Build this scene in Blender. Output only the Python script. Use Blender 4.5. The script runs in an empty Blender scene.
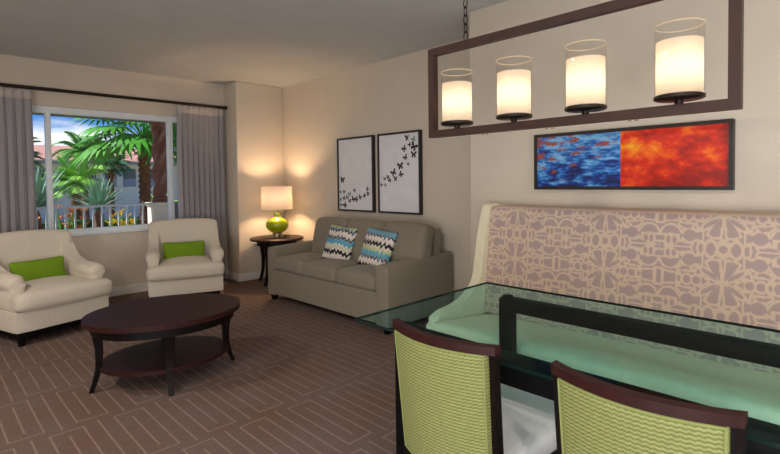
import bpy, bmesh, math, random
from math import sin, cos, pi, radians, sqrt, exp, atan2, floor, hypot
from mathutils import Vector, Matrix, Euler
SC = bpy.context.scene
COL = SC.collection
random.seed(7)

# ------------------------------------------------------------------ materials
class E_:
    """tiny expression wrapper over shader math nodes"""
    def __init__(s, nt, sock): s.nt, s.s = nt, sock
    def _m(s, op, *o):
        n = s.nt.nodes.new('ShaderNodeMath'); n.operation = op
        for i, v in enumerate((s,) + o):
            if isinstance(v, E_): s.nt.links.new(v.s, n.inputs[i])
            else: n.inputs[i].default_value = v
        return E_(s.nt, n.outputs[0])
    def __add__(s, o): return s._m('ADD', o)
    def __sub__(s, o): return s._m('SUBTRACT', o)
    def __mul__(s, o): return s._m('MULTIPLY', o)
    def abs(s): return s._m('ABSOLUTE')
    def mod(s, o): return s._m('FLOORED_MODULO', o)
    def floor(s): return s._m('FLOOR')
    def lt(s, o): return s._m('LESS_THAN', o)
    def gt(s, o): return s._m('GREATER_THAN', o)
    def max(s, o): return s._m('MAXIMUM', o)

def lin(c):
    return tuple(((v/255)/12.92 if v/255 <= .04045 else ((v/255+.055)/1.055)**2.4) for v in c) + (1,)

def new_mat(name):
    m = bpy.data.materials.new(name); m.use_nodes = True
    return m, m.node_tree, m.node_tree.nodes['Principled BSDF']

def node(nt, t, **kw):
    n = nt.nodes.new(t)
    for k, v in kw.items():
        if k in n.inputs.keys() if hasattr(n.inputs, 'keys') else False: n.inputs[k].default_value = v
        else: setattr(n, k, v)
    return n

def coords(nt, kind='Object'):
    return nt.nodes.new('ShaderNodeTexCoord').outputs[kind]

def noise_fac(nt, vec, scale, detail=3, rough=.5):
    n = nt.nodes.new('ShaderNodeTexNoise'); n.inputs['Scale'].default_value = scale
    n.inputs['Detail'].default_value = detail; n.inputs['Roughness'].default_value = rough
    nt.links.new(vec, n.inputs['Vector']); return n.outputs['Fac']

def ramp(nt, fac, stops):
    r = nt.nodes.new('ShaderNodeValToRGB'); nt.links.new(fac, r.inputs[0])
    el = r.color_ramp.elements
    while len(el) < len(stops): el.new(.5)
    for e, (p, c) in zip(el, stops): e.position = p; e.color = c
    return r.outputs[0]

def bump(nt, b, fac, strength, dist=.01):
    n = nt.nodes.new('ShaderNodeBump'); n.inputs['Strength'].default_value = strength
    n.inputs['Distance'].default_value = dist
    nt.links.new(fac, n.inputs['Height']); nt.links.new(n.outputs[0], b.inputs['Normal'])

def mat(name, rgb, rough=.6, var=.06, scale=20, bmp=0, bscale=None, metal=0, spec=.5, sheen=0, coat=0, stretch=None):
    m, nt, b = new_mat(name)
    v = coords(nt)
    if stretch:
        mp = nt.nodes.new('ShaderNodeMapping'); mp.inputs['Scale'].default_value = stretch
        nt.links.new(v, mp.inputs[0]); v = mp.outputs[0]
    c = lin(rgb)
    lo = tuple(x*(1-var) for x in c[:3])+(1,); hi = tuple(min(1, x*(1+var)) for x in c[:3])+(1,)
    nt.links.new(ramp(nt, noise_fac(nt, v, scale), [(.3, lo), (.7, hi)]), b.inputs['Base Color'])
    b.inputs['Roughness'].default_value = rough; b.inputs['Metallic'].default_value = metal
    b.inputs['Specular IOR Level'].default_value = spec
    if sheen: b.inputs['Sheen Weight'].default_value = sheen
    if coat: b.inputs['Coat Weight'].default_value = coat; b.inputs['Coat Roughness'].default_value = .15
    if bmp: bump(nt, b, noise_fac(nt, v, bscale or scale*4, 4), bmp)
    return m

def attr_mat(name, rough=.8, bmp=.15, bscale=300):
    m, nt, b = new_mat(name)
    a = nt.nodes.new('ShaderNodeAttribute'); a.attribute_name = 'col'
    nt.links.new(a.outputs['Color'], b.inputs['Base Color'])
    b.inputs['Roughness'].default_value = rough
    bump(nt, b, noise_fac(nt, coords(nt), bscale, 2), bmp, .003)
    return m

def glass_mat(name, tint, refl=.06, rough=.0):
    """thin clear sheet: tinted transmission + fresnel reflection"""
    m = bpy.data.materials.new(name); m.use_nodes = True; nt = m.node_tree; nt.nodes.clear()
    o = nt.nodes.new('ShaderNodeOutputMaterial'); t = nt.nodes.new('ShaderNodeBsdfTransparent')
    g = nt.nodes.new('ShaderNodeBsdfGlossy'); mx = nt.nodes.new('ShaderNodeMixShader')
    t.inputs[0].default_value = tuple(tint)+(1,); g.inputs['Roughness'].default_value = rough
    f = nt.nodes.new('ShaderNodeLayerWeight'); f.inputs[0].default_value = .5
    a = E_(nt, f.outputs['Facing'])
    mul = (a._m('POWER', 5.0) * .6 + .03) * refl
    nt.links.new(mul.s, mx.inputs[0]); nt.links.new(t.outputs[0], mx.inputs[1]); nt.links.new(g.outputs[0], mx.inputs[2])
    nt.links.new(mx.outputs[0], o.inputs[0])
    return m

def shade_mat(name, rgb, transl=.6, trans=0.0):
    m = bpy.data.materials.new(name); m.use_nodes = True; nt = m.node_tree; nt.nodes.clear()
    o = nt.nodes.new('ShaderNodeOutputMaterial')
    d = nt.nodes.new('ShaderNodeBsdfDiffuse'); t = nt.nodes.new('ShaderNodeBsdfTranslucent')
    wv = noise_fac(nt, coords(nt), 60)
    c = lin(rgb); col = ramp(nt, wv, [(.3, tuple(x*.96 for x in c[:3])+(1,)), (.7, c)])
    nt.links.new(col, d.inputs[0]); nt.links.new(col, t.inputs[0])
    mx = nt.nodes.new('ShaderNodeMixShader'); mx.inputs[0].default_value = transl
    nt.links.new(d.outputs[0], mx.inputs[1]); nt.links.new(t.outputs[0], mx.inputs[2])
    out = mx.outputs[0]
    if trans:
        tr = nt.nodes.new('ShaderNodeBsdfTransparent'); m2 = nt.nodes.new('ShaderNodeMixShader'); m2.inputs[0].default_value = trans
        nt.links.new(out, m2.inputs[1]); nt.links.new(tr.outputs[0], m2.inputs[2]); out = m2.outputs[0]
    nt.links.new(out, o.inputs[0])
    return m

def emit_mat(name, rgb, s):
    m = bpy.data.materials.new(name); m.use_nodes = True; nt = m.node_tree; nt.nodes.clear()
    o = nt.nodes.new('ShaderNodeOutputMaterial'); e = nt.nodes.new('ShaderNodeEmission')
    e.inputs[0].default_value = lin(rgb); e.inputs[1].default_value = s
    nt.links.new(e.outputs[0], o.inputs[0]); return m

M = {}
M['wall'] = mat('wall_paint', (214, 203, 188), .85, .02, 3, .12, 180)
M['ceiling'] = mat('ceiling_texture', (206, 208, 208), .9, .03, 4, .5, 60)
M['trim'] = mat('white_trim', (222, 220, 216), .45, .02)
M['frame_white'] = mat('window_frame_paint', (232, 239, 246), .4, .02)
M['espresso'] = mat('espresso_wood', (16, 9, 8), .5, .3, 6, .02, 40, spec=.16, stretch=(1, 8, 1))
M['espresso_top'] = mat('mahogany_top', (48, 21, 20), .5, .2, 5, .02, 40, spec=.2, stretch=(8, 1, 1))
M['black_wood'] = mat('black_lacquered_wood', (9, 8, 9), .6, .2, 6, spec=.12)
M['bronze'] = mat('bronze_metal', (58, 36, 31), .45, .15, 12, metal=.3)
M['dark_metal'] = mat('dark_bronze_metal', (42, 30, 26), .4, .1, 12, metal=.6)
M['rod'] = mat('curtain_rod_metal', (40, 28, 26), .45, .1, 12, metal=.4)
M['cream'] = mat('cream_upholstery', (216, 206, 190), .85, .04, 60, .15, 500, sheen=.2)
M['cream_vinyl'] = mat('cream_bench_vinyl', (226, 218, 190), .6, .05, 30, .08, 300)
M['sofa'] = mat('taupe_sofa_fabric', (133, 123, 107), .9, .07, 150, .25, 600, sheen=.15)
M['green_pillow'] = mat('lime_green_fabric', (112, 150, 6), .8, .1, 80, .25, 500)
M['grey_seat'] = mat('grey_seat_fabric', (212, 209, 211), .85, .04, 80, .12, 500)
M['curtain'] = None
M['piping_green'] = mat('green_piping', (128, 136, 78), .8)
M['piping_grey'] = mat('pillow_edge', (60, 62, 66), .8)
M['chrome'] = mat('brushed_nickel', (150, 140, 120), .25, .05, metal=.9)
M['brass_pin'] = mat('nickel_pin', (160, 140, 110), .3, metal=.8)
M['mat_white'] = mat('print_paper', (232, 231, 236), .6, .04, 8)
M['butterfly'] = mat('butterfly_ink', (28, 27, 36), .6, .2)
M['butterfly_green'] = mat('butterfly_green_ink', (112, 150, 130), .6, .1)
M['picture_frame'] = mat('black_picture_frame', (34, 27, 27), .4, .1)
M['picture_edge'] = mat('champagne_frame_lip', (120, 110, 98), .4, .05, metal=.3)
M['leaf'] = mat('palm_leaf', (84, 160, 48), .55, .35, 3)
M['leaf_light'] = mat('young_palm_leaf', (140, 200, 60), .55, .3, 3)
M['leaf_dark'] = mat('dark_palm_leaf', (62, 120, 66), .6, .35, 3)
M['agave'] = mat('blue_green_yucca_leaf', (128, 168, 142), .6, .3, 3)
M['trunk'] = mat('palm_trunk', (120, 76, 52), .9, .4, 14, .6, 30)
M['flower'] = mat('orange_petal', (232, 130, 52), .6, .3, 8)
M['flower_yellow'] = mat('yellow_petal', (226, 190, 40), .6, .2, 8)
M['twist'] = mat('oxblood_column', (132, 84, 66), .6, .15, 10, .3, 40)
M['stucco'] = mat('stucco', (206, 198, 188), .85, .05, 6, .2, 80)
M['stucco_white'] = mat('white_stucco', (246, 232, 212), .85, .04, 6)
M['stucco_grey'] = mat('grey_stone', (128, 126, 128), .85, .08, 10)
M['roof_tile'] = mat('pink_roof_tile', (214, 158, 138), .8, .12, 5, .3, 20)
M['window_dark'] = mat('dark_window_glass', (52, 58, 66), .15, .1)
M['shutter'] = mat('grey_shutter', (150, 158, 168), .6, .06)
M['rail_white'] = mat('white_railing_metal', (236, 242, 243), .5, .03)
M['ground'] = mat('garden_ground', (108, 118, 72), .95, .4, 2)
M['hedge'] = mat('hedge_leaf', (56, 96, 40), .7, .5, 6, .8, 14)
M['soffit'] = mat('soffit_paint', (120, 112, 100), .8, .04)
M['glass_table'] = glass_mat('green_tinted_table_glass', (.70, .90, .89), .14)
M['glass_edge'] = mat('polished_glass_edge', (14, 34, 32), .2, .1)
M['glass_clear'] = glass_mat('clear_shade_glass', (.95, .94, .92), 1.0)
M['glass_window'] = glass_mat('window_glass', (.97, .985, .98), .5)
M['frost'] = shade_mat('frosted_shade_glass', (252, 240, 222), .75, .0)
M['lampshade'] = shade_mat('lampshade_linen', (252, 244, 238), .5)
M['bulb'] = emit_mat('glowing_bulb', (255, 238, 210), 6)
m, nt, b = new_mat('green_lamp_glass')
nt.links.new(ramp(nt, noise_fac(nt, coords(nt), 9), [(.3, lin((150, 168, 6))), (.7, lin((190, 205, 18)))]), b.inputs['Base Color'])
b.inputs['Roughness'].default_value = .06; b.inputs['Coat Weight'].default_value = .6
b.inputs['Transmission Weight'].default_value = .35
M['green_glass'] = m

# curtain: thin translucent cloth
def curtain_mat(name, rgb, tr):
    m = shade_mat(name, rgb, .35, tr); return m
M['curtain'] = curtain_mat('grey_curtain_linen', (200, 196, 200), .03)
M['curtain_header'] = curtain_mat('curtain_header_tape', (226, 218, 214), .0)

# carpet
def carpet():
    m, nt, b = new_mat('patterned_carpet')
    v = coords(nt)
    sp = nt.nodes.new('ShaderNodeSeparateXYZ'); nt.links.new(v, sp.inputs[0])
    X, Y = E_(nt, sp.outputs[0]), E_(nt, sp.outputs[1])
    P, R = .315, .655
    yy = (Y - 1.885) * (1/R)
    row = yy.floor()
    odd = row.mod(2.0)
    u = (X - 1.575 + odd * .145).mod(P)
    vv = (Y - 1.885).mod(R)
    w = .0048
    def near(a, c, w=w): return (a - c).abs().lt(w)
    def rng(a, lo, hi): return a.gt(lo) * a.lt(hi)
    l1 = (near(u, .007) + near(u, .165)) * rng(vv, .035, .62)
    l2 = (near(vv, .04) + near(vv, .615)) * rng(u, .001, .171)
    l3 = near(u, .086) * rng(vv, .1, .545)
    l4 = near(u, .243) * rng(vv, .0, .64)
    line = (l1.max(l2)).max(l3.max(l4))
    base = ramp(nt, noise_fac(nt, v, 2.2, 4, .6), [(.35, lin((122, 98, 86))), (.65, lin((126, 108, 104)))])
    mx = nt.nodes.new('ShaderNodeMix'); mx.data_type = 'RGBA'
    fl = noise_fac(nt, v, 60, 2)
    lf = line * .42
    nt.links.new(lf.s, mx.inputs['Factor']); nt.links.new(base, mx.inputs['A'])
    mx.inputs['B'].default_value = lin((188, 166, 154))
    m2 = nt.nodes.new('ShaderNodeMix'); m2.data_type = 'RGBA'; m2.blend_type = 'MULTIPLY'; m2.inputs['Factor'].default_value = .35
    nt.links.new(mx.outputs['Result'], m2.inputs['A']); nt.links.new(fl, m2.inputs['B'])
    nt.links.new(m2.outputs['Result'], b.inputs['Base Color'])
    b.inputs['Roughness'].default_value = .95; b.inputs['Specular IOR Level'].default_value = .15
    bump(nt, b, noise_fac(nt, v, 250, 3), .4, .005)
    return m
M['carpet'] = carpet()

# woven lime chair fabric
def weave():
    m, nt, b = new_mat('lime_woven_fabric')
    v = coords(nt)
    sp = nt.nodes.new('ShaderNodeSeparateXYZ'); nt.links.new(v, sp.inputs[0])
    X, Z = E_(nt, sp.outputs[0]), E_(nt, sp.outputs[2])
    zz = Z + ((X * (1/.016)).mod(1.0) - .5).abs() * .006
    r = zz.mod(.0105)
    t = (r - .00525).abs() * (1/.00525)
    c = ramp(nt, t.s, [(.0, lin((104, 112, 52))), (.45, lin((134, 140, 76))), (1, lin((162, 165, 112)))])
    c2 = nt.nodes.new('ShaderNodeMix'); c2.data_type = 'RGBA'; c2.blend_type = 'MULTIPLY'; c2.inputs['Factor'].default_value = .4
    nt.links.new(c, c2.inputs['A']); nt.links.new(noise_fac(nt, v, 90, 3), c2.inputs['B'])
    nt.links.new(c2.outputs['Result'], b.inputs['Base Color'])
    b.inputs['Roughness'].default_value = .8
    bump(nt, b, t.s, .3, .003)
    return m
M['lime_weave'] = weave()

def water_paint():
    m, nt, b = new_mat('blue_water_painting')
    v = coords(nt)
    mp = nt.nodes.new('ShaderNodeMapping'); mp.inputs['Scale'].default_value = (1, 5.0, 17); nt.links.new(v, mp.inputs[0])
    w = noise_fac(nt, mp.outputs[0], 1.6, 5, .62)
    sp = nt.nodes.new('ShaderNodeSeparateXYZ'); nt.links.new(v, sp.inputs[0])
    Z, Y = E_(nt, sp.outputs[2]), E_(nt, sp.outputs[1])
    f = E_(nt, w) * 1.9 - .64 + Z * .9
    c = ramp(nt, f.s, [(.12, lin((4, 12, 52))), (.36, lin((8, 52, 140))), (.52, lin((36, 118, 198))), (.72, lin((120, 180, 224)))])
    mp2 = nt.nodes.new('ShaderNodeMapping'); mp2.inputs['Scale'].default_value = (1, 6, 22); mp2.inputs['Location'].default_value = (3, 7, 1)
    nt.links.new(v, mp2.inputs[0])
    r = (E_(nt, noise_fac(nt, mp2.outputs[0], 1.5, 4, .6)) + Z * .55 + Y * .18)
    fac = ramp(nt, r.s, [(.76, (0, 0, 0, 1)), (.82, (1, 1, 1, 1))])
    mx = nt.nodes.new('ShaderNodeMix'); mx.data_type = 'RGBA'
    nt.links.new(fac, mx.inputs['Factor']); nt.links.new(c, mx.inputs['A']); mx.inputs['B'].default_value = lin((150, 70, 58))
    nt.links.new(mx.outputs['Result'], b.inputs['Base Color'])
    b.inputs['Roughness'].default_value = .35
    return m
def fire_paint():
    m, nt, b = new_mat('orange_abstract_painting')
    v = coords(nt)
    mp = nt.nodes.new('ShaderNodeMapping'); mp.inputs['Scale'].default_value = (1, 3, 4.5); mp.inputs['Rotation'].default_value = (.4, 0, 0); nt.links.new(v, mp.inputs[0])
    sp = nt.nodes.new('ShaderNodeSeparateXYZ'); nt.links.new(v, sp.inputs[0])
    f = E_(nt, noise_fac(nt, mp.outputs[0], 1.9, 8, .62)) * 1.7 - .42 + E_(nt, sp.outputs[1]) * .5 + E_(nt, sp.outputs[2]) * .35
    c = ramp(nt, f.s, [(.15, lin((150, 14, 8))), (.4, lin((222, 42, 10))), (.58, lin((246, 112, 12))), (.82, lin((252, 190, 36)))])
    nt.links.new(c, b.inputs['Base Color']); b.inputs['Roughness'].default_value = .35
    return m
M['water'] = water_paint(); M['fire'] = fire_paint()
M['pattern'] = attr_mat('mauve_damask_fabric', .8)
M['zigzag'] = attr_mat('zigzag_pillow_fabric', .8)

# ------------------------------------------------------------------ helpers
def link(name, bm, material, parent=None, smooth=True, angle=40, mods=()):
    me = bpy.data.meshes.new(name)
    bmesh.ops.recalc_face_normals(bm, faces=bm.faces)
    bm.to_mesh(me); bm.free()
    mats = material if isinstance(material, (list, tuple)) else [material]
    for m_ in mats: me.materials.append(M[m_] if isinstance(m_, str) else m_)
    if smooth:
        for p in me.polygons: p.use_smooth = True
        me.set_sharp_from_angle(angle=radians(angle))
    o = bpy.data.objects.new(name, me); COL.objects.link(o)
    if parent: o.parent = parent
    return o

def thing(name, label, cat, loc=(0, 0, 0), rz=0, group=None):
    o = bpy.data.objects.new(name, None); COL.objects.link(o)
    o.location = loc; o.rotation_euler = (0, 0, rz); o.empty_display_size = .1
    o['label'] = label; o['category'] = cat
    if group: o['group'] = group
    return o

def tag(o, label, cat, group=None):
    o['label'] = label; o['category'] = cat
    if group: o['group'] = group
    return o

def struct(name, bm, material, **k):
    o = link(name, bm, material, **k)
    if o.parent is None: o['kind'] = 'structure'
    return o

def dup(root, label=None, group=None, loc=None, rz=None):
    r = root.copy(); COL.objects.link(r)
    if label: r['label'] = label
    if group: r['group'] = group
    if loc: r.location = loc
    if rz is not None: r.rotation_euler = (0, 0, rz)
    for ch in list(root.children):
        c = ch.copy(); COL.objects.link(c); c.parent = r
        for g in list(ch.children):
            d = g.copy(); COL.objects.link(d); d.parent = c
    return r

def box(bm, lo, hi, bev=0, seg=2, mi=0, rot=None):
    r = bmesh.ops.create_cube(bm, size=1)
    vs = r['verts']; c = [(a+b)/2 for a, b in zip(lo, hi)]; s = [abs(b-a) for a, b in zip(lo, hi)]
    for v in vs:
        v.co = Vector((v.co.x*s[0], v.co.y*s[1], v.co.z*s[2]))
        if rot is not None: v.co = rot @ v.co
        v.co += Vector(c)
    fs = set(f for v in vs for f in v.link_faces)
    for f in fs: f.material_index = mi
    if bev:
        es = list(set(e for v in vs for e in v.link_edges))
        bmesh.ops.bevel(bm, geom=es, offset=bev, segments=seg, profile=.5, affect='EDGES')
    return bm

def B(lo, hi, bev=0, seg=2):
    return box(bmesh.new(), lo, hi, bev, seg)

def rbox(bm, c, s, r, n=10, puff=(0, 0, 0), fn=None):
    """rounded soft box: c centre, s full size, r corner radius, puff outward bulge per axis"""
    h = [x/2 for x in s]
    ts = [-1 + 2*i/n for i in range(n+1)]
    # denser towards edges
    ts = [math.copysign(1-(1-abs(t))**1.35, t) for t in ts]
    new = []
    for ax in range(3):
        for sg in (-1, 1):
            g = {}
            a, b_ = (ax+1) % 3, (ax+2) % 3
            for i, ti in enumerate(ts):
                for j, tj in enumerate(ts):
                    p = [0, 0, 0]; p[ax] = sg; p[a] = ti; p[b_] = tj
                    P = [p[k]*h[k] for k in range(3)]
                    q = [max(-h[k]+r, min(h[k]-r, P[k])) for k in range(3)]
                    d = Vector([P[k]-q[k] for k in range(3)])
                    if d.length > 1e-9: d = d.normalized()*r
                    co = Vector(q)+d
                    u = [max(-1, min(1, co[k]/h[k])) for k in range(3)]
                    for k in range(3):
                        if puff[k]:
                            o1, o2 = (k+1) % 3, (k+2) % 3
                            co[k] += u[k]*puff[k]*(1-u[o1]**2)*(1-u[o2]**2)
                    if fn: co = fn(co)
                    g[i, j] = bm.verts.new(co + Vector(c)); new.append(g[i, j])
            for i in range(n):
                for j in range(n):
                    bm.faces.new([g[i, j], g[i+1, j], g[i+1, j+1], g[i, j+1]])
    bmesh.ops.remove_doubles(bm, verts=new, dist=1e-5)
    return bm

def prism(bm, pts, axis, a0, a1, bev=0, seg=3, mi=0):
    """extrude 2-D outline pts along axis; pts are the other two coordinates in xyz order"""
    def mk(p, a):
        l = list(p); l.insert(axis, a); return l
    v0 = [bm.verts.new(mk(p, a0)) for p in pts]; v1 = [bm.verts.new(mk(p, a1)) for p in pts]
    n = len(pts); fs = [bm.faces.new(v0), bm.faces.new(v1)]
    cap_edges = set(e for f in fs for e in f.edges)
    for i in range(n): fs.append(bm.faces.new([v0[i], v0[(i+1) % n], v1[(i+1) % n], v1[i]]))
    for f in fs: f.material_index = mi
    if bev: bmesh.ops.bevel(bm, geom=list(cap_edges), offset=bev, segments=seg, profile=.5, affect='EDGES')
    return bm

def lathe(bm, prof, seg=32, c=(0, 0), cap=True, fn=None):
    rings = []
    for r, z in prof:
        rings.append([bm.verts.new((c[0]+r*cos(2*pi*i/seg), c[1]+r*sin(2*pi*i/seg), z)) for i in range(seg)])
    for a, b_ in zip(rings, rings[1:]):
        for i in range(seg): bm.faces.new([a[i], a[(i+1) % seg], b_[(i+1) % seg], b_[i]])
    if cap:
        bm.faces.new(rings[0]); bm.faces.new(rings[-1])
    return bm

def tube(bm, pts, r, seg=8, cap=True, flat=None):
    """sweep; r scalar or list; flat=(a,b) gives rectangular cross-section half sizes instead"""
    pts = [Vector(p) for p in pts]; rings = []; up = Vector((0, 0, 1)); prev = None
    for i, p in enumerate(pts):
        t = (pts[min(i+1, len(pts)-1)] - pts[max(i-1, 0)]).normalized()
        if prev is None:
            ref = up if abs(t.z) < .95 else Vector((1, 0, 0)); n = t.cross(ref).normalized()
        else: n = (prev - t*prev.dot(t)).normalized()
        prev = n; b_ = t.cross(n); rr = r[i] if isinstance(r, (list, tuple)) else r
        rings.append([bm.verts.new(p + n*rr*cos(2*pi*k/seg) + b_*rr*sin(2*pi*k/seg)) for k in range(seg)])
    for a, b_ in zip(rings, rings[1:]):
        for i in range(seg): bm.faces.new([a[i], a[(i+1) % seg], b_[(i+1) % seg], b_[i]])
    if cap: bm.faces.new(rings[0]); bm.faces.new(rings[-1])
    return bm

def sqtube(bm, secs):
    """loft of square sections: list of (centre, half_x, half_y) horizontal sections, bottom to top"""
    rings = []
    for c, hx, hy in secs:
        rings.append([bm.verts.new((c[0]+sx*hx, c[1]+sy*hy, c[2])) for sx, sy in ((-1, -1), (1, -1), (1, 1), (-1, 1))])
    for a, b_ in zip(rings, rings[1:]):
        for i in range(4): bm.faces.new([a[i], a[(i+1) % 4], b_[(i+1) % 4], b_[i]])
    bm.faces.new(rings[0]); bm.faces.new(rings[-1])
    return bm

def paint(o, fn):
    """per-vertex base colour from a function of local position"""
    me = o.data; at = me.color_attributes.new('col', 'FLOAT_COLOR', 'POINT')
    buf = []
    for v in me.vertices: buf.extend(fn(v.co))
    at.data.foreach_set('color', buf)

def spline(pts, n=8):
    """Catmull-Rom through 2-D/3-D points"""
    P = [Vector(p) for p in pts]; out = []
    for i in range(len(P)-1):
        a = P[max(i-1, 0)]; b_ = P[i]; c = P[i+1]; d = P[min(i+2, len(P)-1)]
        for k in range(n):
            t = k/n
            out.append(.5*((2*b_) + (-a+c)*t + (2*a-5*b_+4*c-d)*t*t + (-a+3*b_-3*c+d)*t**3))
    out.append(P[-1]); return out

# ------------------------------------------------------------------ room shell
CEIL = 2.78; XE = 3.95; XB = 3.35; YN = 6.59; YS = 2.42; XW = -2.4; YB = -3.2; YO = 6.22
struct('floor', B((XW-.1, YB-.1, -.1), (XE+.1, YN+.15, 0)), 'carpet', smooth=False)
struct('ceiling', B((XW-.1, YB-.1, CEIL), (XE+.1, YN+.15, CEIL+.12)), 'ceiling', smooth=False)
WX0, WX1, WZ0, WZ1 = .45, 2.95, .80, 2.27
bm = bmesh.new()
box(bm, (XW, YN, 0), (WX0, YN+.15, CEIL)); box(bm, (WX1, YN, 0), (3.20, YN+.15, CEIL))
box(bm, (WX0, YN, 0), (WX1, YN+.15, WZ0)); box(bm, (WX0, YN, WZ1), (WX1, YN+.15, CEIL))
struct('wall_north', bm, 'wall', smooth=False)
struct('wall_north_pier', B((3.20, YO, 0), (XE, YN+.15, CEIL), .012), 'wall', angle=60)
struct('wall_east', B((XE, YS-.1, 0), (XE+.1, YN+.15, CEIL)), 'wall', smooth=False)
struct('wall_east_pier', B((XB, YB, 0), (XE+.1, YS, CEIL), .012), 'wall', angle=60)
struct('wall_west', B((XW-.1, YB-.1, 0), (XW, YN+.15, CEIL)), 'wall', smooth=False)
struct('wall_south', B((XW, YB-.1, 0), (XE+.1, YB, CEIL)), 'wall', smooth=False)
def skirting(name, lo, hi): struct(name, B(lo, hi, .006), 'trim', angle=60)
skirting('baseboard_north', (XW, YN-.016, 0), (3.20, YN, .11))
skirting('baseboard_return', (3.184, YO-.016, 0), (3.20, YN-.016, .11))
skirting('baseboard_pier', (3.20, YO-.016, 0), (XE, YO, .11))
skirting('baseboard_east', (XE-.016, YS, 0), (XE, YO-.016, .11))
skirting('baseboard_bench', (XB-.016, YB, 0), (XB, YS, .11))

# window_1
w = bmesh.new()
F0, F1 = YN+.03, YN+.11
fw = .055
box(w, (WX0, F0, WZ1-fw-.02), (WX1, F1, WZ1)); box(w, (WX0, F0, WZ0), (WX1, F1, WZ0+fw))
box(w, (WX0, F0, WZ0), (WX0+fw, F1, WZ1)); box(w, (WX1-fw, F0, WZ0), (WX1, F1, WZ1))
win = struct('window_1', w, 'frame_white', smooth=False)
for x, ww in ((1.115, .052), (2.46, .062)):
    struct('mullion', B((x-ww/2, F0-.005, WZ0+fw), (x+ww/2, F1, WZ1-fw-.02), .006), 'frame_white', parent=win)
for x0, x1 in ((WX0+fw, 1.115-.026), (1.115+.026, 2.46-.031), (2.46+.031, WX1-fw)):
    struct('pane', B((x0, YN+.07, WZ0+fw), (x1, YN+.076, WZ1-fw-.02)), 'glass_window', parent=win, smooth=False)
struct('window_sill', B((WX0, YN-.02, WZ0-.025), (WX1, YN+.035, WZ0+.004), .006), 'frame_white', parent=win)

# invented trim slab on the unseen west wall, added to go with the fill light
struct('trim_1', B((XW-.005, -2.2, .3), (XW+.02, .6, 2.5), .01), 'trim')

# ------------------------------------------------------------------ balcony and garden
struct('trim_2', B((-1.5, YN+.15, -.28), (5.2, 8.75, -.05)), 'stucco_grey', smooth=False)          # balcony floor
struct('trim_3', B((-1.5, YN+.15, 2.62), (5.2, 8.8, 2.8)), 'soffit', smooth=False)                  # balcony soffit
struct('trim_4', B((-1.5, 8.3, 2.40), (5.2, 8.62, 2.62), .01), 'soffit')                            # balcony beam
rl = thing('balcony_railing', 'pale painted metal balcony railing with slim balusters outside the window', 'railing', (0, 8.42, -.05))
link('top_rail', B((-1.4, -.025, 1.075), (2.755, .025, 1.115), .008), 'rail_white', rl)
link('bottom_rail', B((-1.4, -.02, .1), (2.755, .02, .14), .006), 'rail_white', rl)
b0 = None
for i in range(22):
    x = 2.66 - i*.118
    if b0 is None:
        b0 = link('baluster', B((-.0125, -.0125, .14), (.0125, .0125, 1.08), .003), 'rail_white', rl); b0.location.x = x
    else:
        c = b0.copy(); COL.objects.link(c); c.location.x = x
pd = thing('balcony_pedestal', 'square pale stone pedestal at the end of the balcony railing', 'pedestal', (2.94, 8.46, -.05))
link('shaft', B((-.15, -.15, 0), (.15, .15, 1.06), .01), 'stucco_white', pd)
link('cap_stone', B((-.18, -.18, 1.06), (.18, .18, 1.12), .012), 'stucco_white', pd)
tc = thing('twisted_column', 'oxblood red barley-twist column standing on the balcony pedestal', 'column', (2.96, 8.46, 1.07))
bm = bmesh.new(); N = 90; S = 24; rings = []
for i in range(N+1):
    z = .1 + (1.12)*i/N
    rr = []
    for k in range(S):
        a = 2*pi*k/S; r = .098 + .024*cos(3*a - 2*pi*z/.36*1.0)
        rr.append(bm.verts.new((r*cos(a), r*sin(a), z)))
    rings.append(rr)
for a, b_ in zip(rings, rings[1:]):
    for k in range(S): bm.faces.new([a[k], a[(k+1) % S], b_[(k+1) % S], b_[k]])
bm.faces.new(rings[0]); bm.faces.new(rings[-1])
link('twisted_shaft', bm, 'twist', tc)
link('column_base', lathe(bmesh.new(), [(.14, 0), (.145, .03), (.12, .05), (.128, .075), (.1, .1)]), 'twist', tc)
link('capital', lathe(bmesh.new(), [(.1, 1.2), (.12, 1.215), (.105, 1.24), (.13, 1.28), (.155, 1.31), (.155, 1.33)]), 'twist', tc)
tag(link('balcony_wall', B((3.12, 8.36, -.05), (4.6, 8.58, 1.07), .01), 'stucco_grey'), 'low grey stone balcony wall right of the pale pedestal', 'wall')

struct('trim_5', B((-40, 8.9, -.6), (60, 70, -.5)), 'ground', smooth=False)   # garden ground

def place(root, mesh_bm, name, material): return link(name, mesh_bm, material, root, smooth=False)

def frond(bm, base, az, el, L, droop, wd, nl=22, mi=0):
    """feather palm frond: arching rachis with pairs of narrow leaflets"""
    p = Vector(base); d = Vector((cos(az)*cos(el), sin(az)*cos(el), sin(el))); pts = [p.copy()]
    n = 12
    for i in range(n):
        d = (d + Vector((0, 0, -droop*(i+1)/n/n*2))).normalized(); p = p + d*(L/n); pts.append(p.copy())
    tube(bm, pts, [.016*(1-i/(n+1))+.004 for i in range(n+1)], 4)
    for k in range(2, nl):
        t = k/nl*(n-1); i = int(t); f = t-i; q = pts[i].lerp(pts[i+1], f)
        tdir = (pts[i+1]-pts[i]).normalized(); side = tdir.cross(Vector((0, 0, 1))).normalized()
        up = side.cross(tdir)
        ll = wd*sin(pi*min(1, .18+.82*k/nl))**.6*random.uniform(.85, 1.1)
        for s in (-1, 1):
            e = q + side*s*ll*.8 + tdir*ll*.55 + up*ll*.12 - Vector((0, 0, ll*.28))
            hw = tdir*.022*(1+L*.25)
            bm.faces.new([bm.verts.new(q-hw*.6), bm.verts.new(q.lerp(e, .45)+hw+up*.02), bm.verts.new(e), bm.verts.new(q.lerp(e, .45)-hw+up*.02)])

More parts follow.
